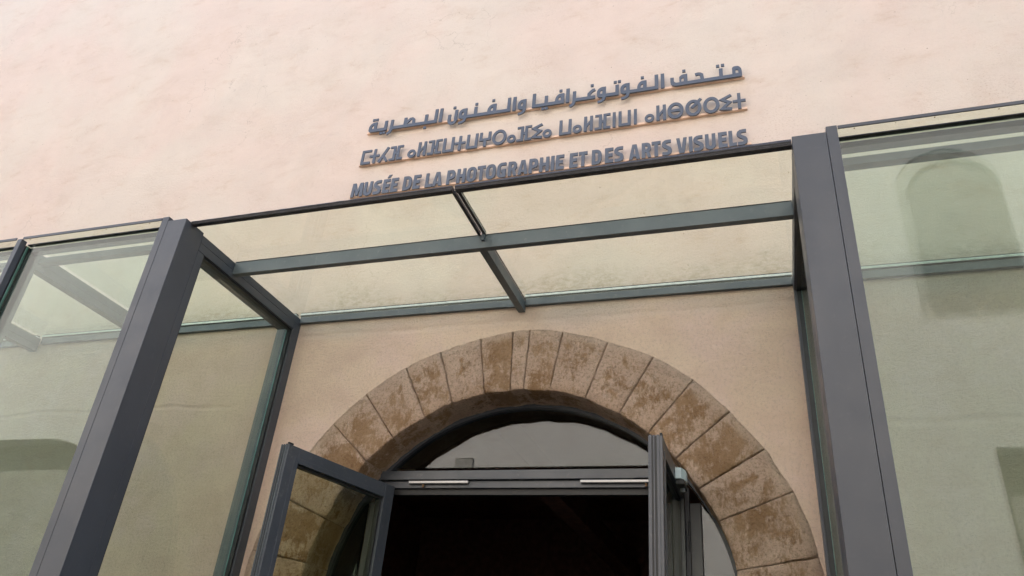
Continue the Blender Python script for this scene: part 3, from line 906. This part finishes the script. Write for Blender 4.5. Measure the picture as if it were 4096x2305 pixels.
sign2 = thing('sign_line', 'middle sign line of grey angular Tifinagh letters on a thin shelf', 'sign', (-1.4, 0, 5.2))
ZB2, H2, S2 = 5.177, .136, .0215
def tif(ch, x0, x1):
    zb, zt, s = ZB2, ZB2 + H2, S2
    w, c = x1 - x0, (x0 + x1) / 2
    zc = (zb + zt) / 2
    if ch == 'm':
        return [rect(x0, zb, x0 + s, zt), rect(x0, zt - s, x1, zt), rect(x0, zb, x1, zb + s)], [], []
    if ch == 't':
        return [rect(c - s / 2, zb, c + s / 2, zt), rect(x0, zc - s / 2, x1, zc + s / 2)], [], []
    if ch == 'h':
        return stroke([(x0 + .012, zb), (x1 - .012, zt)], s * 1.05) + stroke([(c - .002, zc - .006), (x1 - .010, zb)], s), [], []
    if ch == 'f':
        a, b = x0 + w * .36, x1 - w * .36
        return [rect(a - s / 2, zb, a + s / 2, zt), rect(b - s / 2, zb, b + s / 2, zt), rect(a, zc - s / 2, b, zc + s / 2), rect(x0, zb, a, zb + s * .9), rect(x0 + .002, zt - s * .9, a, zt), rect(b, zb, x1, zb + s * .9), rect(b, zt - s * .9, x1, zt)], [], []
    if ch == 'o':
        r = w / 2
        return [ell(c, zb + r + .002, r, r * 1.12)], [ell(c, zb + r + .002, r * .42, r * .46)], []
    if ch == 'l':
        return [rect(x0, zb, x0 + s, zt), rect(x1 - s, zb, x1, zt), [(x0 + s * .5, zb + .022), (x1 - s * .5, zt - .052), (x1 - s * .5, zt - .024), (x0 + s * .5, zb + .050)]], [], []
    if ch == 'u':
        return [rect(x0, zb, x0 + s, zt), rect(x1 - s, zb, x1, zt), rect(x0, zb, x1, zb + s)], [], []
    if ch == 'gh':
        return [rect(x0, zc - s * .6, x0 + s, zt), rect(x1 - s, zc - s * .6, x1, zt), rect(x0, zc - s * .6, x1, zc + s * .4), rect(c - s / 2, zb, c + s / 2, zc)], [], []
    if ch == 'r':
        return [ell(c, zc, w / 2, H2 / 2 + .003, 40)], [ell(c, zc, w / 2 - s * 1.05, H2 / 2 - s * 1.0, 36)], []
    if ch == 'b':
        return [ell(c, zc, w / 2, H2 / 2 + .003, 40)], [ell(c, zc, w / 2 - s * 1.05, H2 / 2 - s * 1.0, 36)], [rect(x0 + s * .5, zc - s * .5, x1 - s * .5, zc + s * .5)]
    if ch == 'rr':
        return [ell(c, zc, w / 2, H2 / 2 + .003, 40)], [ell(c, zc, w / 2 - s * 1.05, H2 / 2 - s * 1.0, 36)], stroke([(c - .010, zc + .0), (x1 - .002, zt + .004)], s * .95)
    if ch == 'i':
        return stroke([(x1 - .002, zt - .006), (x0 + .012, zt - .036), (x1 - .014, zc + .0), (x0 + .010, zb + .020), (x1, zb + .010)], s * .98), [], []
    if ch == 'n':
        return [rect(x0, zb, x1, zt)], [], []
TIF = [('m', -2.784, -2.703), ('t', -2.718 + .004, -2.629), ('h', -2.640, -2.549), ('f', -2.543, -2.433), ('o', -2.390, -2.320), ('l', -2.307, -2.240), ('f', -2.227, -2.113), ('u', -2.103, -2.015), ('t', -2.011, -1.925), ('u', -1.915, -1.827), ('gh', -1.815, -1.726),
       ('r', -1.716, -1.605), ('o', -1.600, -1.533), ('f', -1.527, -1.416), ('i', -1.414, -1.337), ('o', -1.333, -1.265), ('u', -1.212, -1.124), ('o', -1.114, -1.048), ('l', -1.034, -.970), ('f', -.957, -.846),
       ('n', -.831, -.810), ('u', -.790, -.705), ('n', -.684, -.663), ('o', -.610, -.545), ('l', -.531, -.466), ('b', -.456, -.349), ('rr', -.338, -.232), ('r', -.221, -.115), ('i', -.110, -.037), ('t', -.031, .051)]
for ch, a, b in TIF:
    letter(sign2, *tif(ch, a, b))
shelf(sign2, -2.840, .0575, 5.2285)

sign1 = thing('sign_line', 'top sign line of grey Arabic lettering on a thin shelf', 'sign', (-1.4, 0, 5.5))
def zb1(x):
    return 5.4965 - (x + 2.75) * .0125
BT, SW, TH_, LH, AH = .029, .0255, .098, .098, .136
def ar(*els):
    """each element draws in heights relative to the tilted base line"""
    pos, neg, ext = [], [], []
    def add(L, P): L.append([(x, z + zb1(x)) for x, z in P])
    for e in els:
        k = e[0]
        if k == 'bar':
            add(pos, rect(e[1], 0, e[2], BT))
        elif k == 'stem':       # x0, height
            add(pos, rect(e[1], 0, e[1] + SW * .98, e[2]))
        elif k == 'fa':         # x0, x1 closed loop standing on the line
            x0, x1 = e[1], e[2]
            w = x1 - x0
            add(pos, rr(x0, 0, x1, LH, tl=(w * .62, LH * .62)))
            add(neg, rr(x0 + w * .36, BT + .003, x1 - SW, BT + .037, tl=(w * .16, .018)))
        elif k == 'ta':         # final round letter, bowl closed on the left
            x0, x1 = e[1], e[2]
            w = x1 - x0
            add(pos, rr(x0, 0, x1, LH, tl=(w * .72, LH * .55), bl=(w * .35, LH * .26)))
            add(neg, rr(x0 + w * .36, BT + .003, x1 - SW, BT + .040, tl=(w * .2, .022)))
        elif k == 'waw':
            x0, x1 = e[1], e[2]
            w = x1 - x0
            add(pos, rr(x0, 0, x1, LH, tl=(w * .62, LH * .5), bl=(w * .42, LH * .32)))
            add(neg, rr(x0 + w * .36, BT + .003, x1 - SW, BT + .037, tl=(w * .16, .018)))
            pts = [(x1 - SW / 2, .01), (x1 - SW / 2, -.008), (x1 - SW / 2 - .005, -.022), (x1 - SW / 2 - .014, -.032), (x1 - SW / 2 - .026, -.038), (x0 + w * .10, -.040)]
            for Q in stroke(pts, SW * .9): add(ext, Q)
        elif k == 'ra':
            x = e[1] + SW / 2
            for Q in stroke([(x, e[2]), (x - .001, .01), (x - .003, -.010), (x - .010, -.026), (x - .020, -.035), (x - .034, -.040)], SW * .95): add(pos, Q)
        elif k == 'dot':
            add(ext, rect(e[1], e[2], e[1] + .0222, e[2] + .023))
        elif k == 'nun':
            x0, x1 = e[1], e[2]
            w = x1 - x0
            add(pos, rr(x0, -.046, x1, LH, bl=(w * .48, .05), br=(w * .48, .05)))
            add(neg, rr(x0 + SW, -.018, x1 - SW, LH + .02, bl=((w - 2 * SW) * .48, .02), br=((w - 2 * SW) * .48, .02)))
            add(neg, rect(x0 - .01, .058, x1 - SW - .0005, LH + .02))
        elif k == 'hook':
            x0, x1 = e[1], e[2]
            add(pos, rr(x0, 0, x1, .082, bl=(.040, .042)))
            add(neg, rr(x0 + SW * .95, BT, x1 + .0, .09, bl=(.022, .022)))
        elif k == 'sad':
            x0, x1 = e[1], e[2]
            for Q in stroke([(x0 + .004, BT * .6), (x0 + .020, .052), (x0 + .045, .078), (x0 + .062, .080), (x0 + .074, .068), (x1 - .012, .042), (x1 - .010, BT * .5)], SW * .92): add(ext, Q)
        elif k == 'ha':
            x0, x1 = e[1], e[2]
            for Q in stroke([(x0, .078), (x0 + .018, .082), (x0 + .030, .080), (x0 + .042, .070), (x1 - .014, .052), (x1 - .011, .010)], SW * .95): add(ext, Q)
        elif k == 'ghayn':
            x0, x1 = e[1], e[2]
            for Q in stroke([(x1 + .001, .086), (x1 - .014, .082), (x1 - .028, .070), (x0 + .013, .052), (x0 + .012, .012)], SW * .95): add(ext, Q)
        elif k == 'mim':
            x0, x1 = e[1], e[2]
            w = x1 - x0
            add(pos, rr(x0, 0, x1, LH, tl=(w * .28, LH * .2), tr=(w * .5, LH * .5)))
            add(neg, rr(x0 + SW * .85, BT + .003, x1 - SW * .9, BT + .036, tr=(.008, .014)))
    letter(sign1, pos, neg, ext)
ar(('ta', -2.777, -2.709), ('bar', -2.712, -2.617), ('stem', -2.642, TH_))
ar(('dot', -2.756, .113), ); ar(('dot', -2.729, .113),)
ar(('dot', -2.672, -.034), ); ar(('dot', -2.645, -.034),)
ar(('ra', -2.590, TH_), ('bar', -2.578, -2.190), ('stem', -2.475, TH_), ('sad', -2.466, -2.378), ('stem', -2.297, TH_), ('stem', -2.2155, AH))
ar(('dot', -2.296, -.046),)
ar(('stem', -2.1745, AH),)
ar(('nun', -2.101, -2.022))
ar(('dot', -2.066, .112),)
ar(('waw', -2.014, -1.947), ('bar', -1.960, -1.600), ('stem', -1.890, TH_), ('fa', -1.782, -1.713), ('stem', -1.626, AH))
ar(('dot', -1.887, .114),); ar(('dot', -1.752, .124),)
ar(('stem', -1.583, AH),)
ar(('waw', -1.543, -1.478))
ar(('stem', -1.432, AH), ('bar', -1.432, -1.20), ('stem', -1.338, TH_), ('fa', -1.258, -1.190))
ar(('dot', -1.358, -.036), ); ar(('dot', -1.3315, -.036),)
ar(('dot', -1.229, .114),)
ar(('stem', -1.177, AH),)
ar(('ra', -1.127, TH_), ('bar', -1.115, -.961), ('ghayn', -1.019, -.963))
ar(('dot', -.997, .118),)
ar(('waw', -.949, -.884), ('bar', -.90, -.792), ('stem', -.816, TH_))
ar(('dot', -.829, .115),); ar(('dot', -.799, .116),)
ar(('waw', -.780, -.714), ('bar', -.730, -.515), ('fa', -.661, -.595), ('stem', -.539, AH))
ar(('dot', -.636, .118),)
ar(('stem', -.497, AH),)
ar(('hook', -.431, -.37), ('bar', -.375, .044), ('fa', -.380, -.315), ('ha', -.262, -.204), ('stem', -.104, TH_), ('mim', -.018, .044))
ar(('dot', -.348, .119),)
ar(('dot', -.121, .115),); ar(('dot', -.0885, .116),)
shelf(sign1, -2.833, .0585, 5.5545, 5.5145)

# ------------------------------------------------------------------ the house across the street
opp = thing('house_across_street', 'pale plastered house across the street, mirrored in the glass', 'building', (-4, -9.3, 0))
OX0, OX1, OH = -26, 16, 11.2
win = rr(2.22, 6.9, 3.62, 9.85, tl=(.70, .70), tr=(.70, .70), k=12)
door_h = rect(2.72, .005, 4.5, 5.06)
gate = rr(-15.4, .005, -12.0, 5.55, tl=(1.2, .5), tr=(1.2, .5), k=10)
others = [rr(x, 6.9, x + 1.3, 9.5, tl=(.65, .65), tr=(.65, .65), k=8) for x in (-19.5, 8.5)]
om = extrude([rect(OX0, 0, OX1, OH)], [win, door_h, gate] + others, [], -9.0, -9.42)
om.f = [tuple(reversed(f)) for f in om.f]
obj('wall', om, M_OP, opp)
win_in = rr(2.36, 7.0, 3.62, 9.66, tl=(.64, .64), tr=(.62, .62), k=12)
sr = extrude([win], [win_in], [], -9.012, -9.06)
sr.f = [tuple(reversed(f)) for f in sr.f]
obj('window_surround', sr, M_WOOD2, opp)
for nm, P in (('window_shutter', win), ('door', door_h), ('gate', gate), ('window_shutter', others[0]), ('window_shutter', others[1])):
    sm = extrude([P], [], [], *((-9.065, -9.12) if nm == 'window_shutter' else (-9.36, -9.41)))
    sm.f = [tuple(reversed(f)) for f in sm.f]
    obj(nm, sm, M_WOOD if nm == 'window_shutter' else M_DOOR2, opp)
for a, b in ((OX0, -15.401), (-11.999, 2.719), (4.501, OX1)):
    B('dimming_plinth', opp, M_DIM_PLINTH, a, b, -8.93, -8.999, 0.0, 3.3, bevel=.012)  # added unseen darker course, dims the reflection low in the wing glass
B('coping', opp, M_MORTAR, OX0, OX1, -8.94, -9.5, OH + .002, OH + .12, bevel=.01)
bx = thing('utility_box', 'small pale utility box on the wall across the street', 'utility box', (-5.7, -8.95, 5.6))
B('box_body', bx, M_WOOD2, -5.87, -5.50, -8.95, -8.998, 5.58, 5.95, bevel=.01)
B('box_lid', bx, M_WOOD2, -5.875, -5.495, -8.945, -8.999, 5.955, 5.975, bevel=.004)
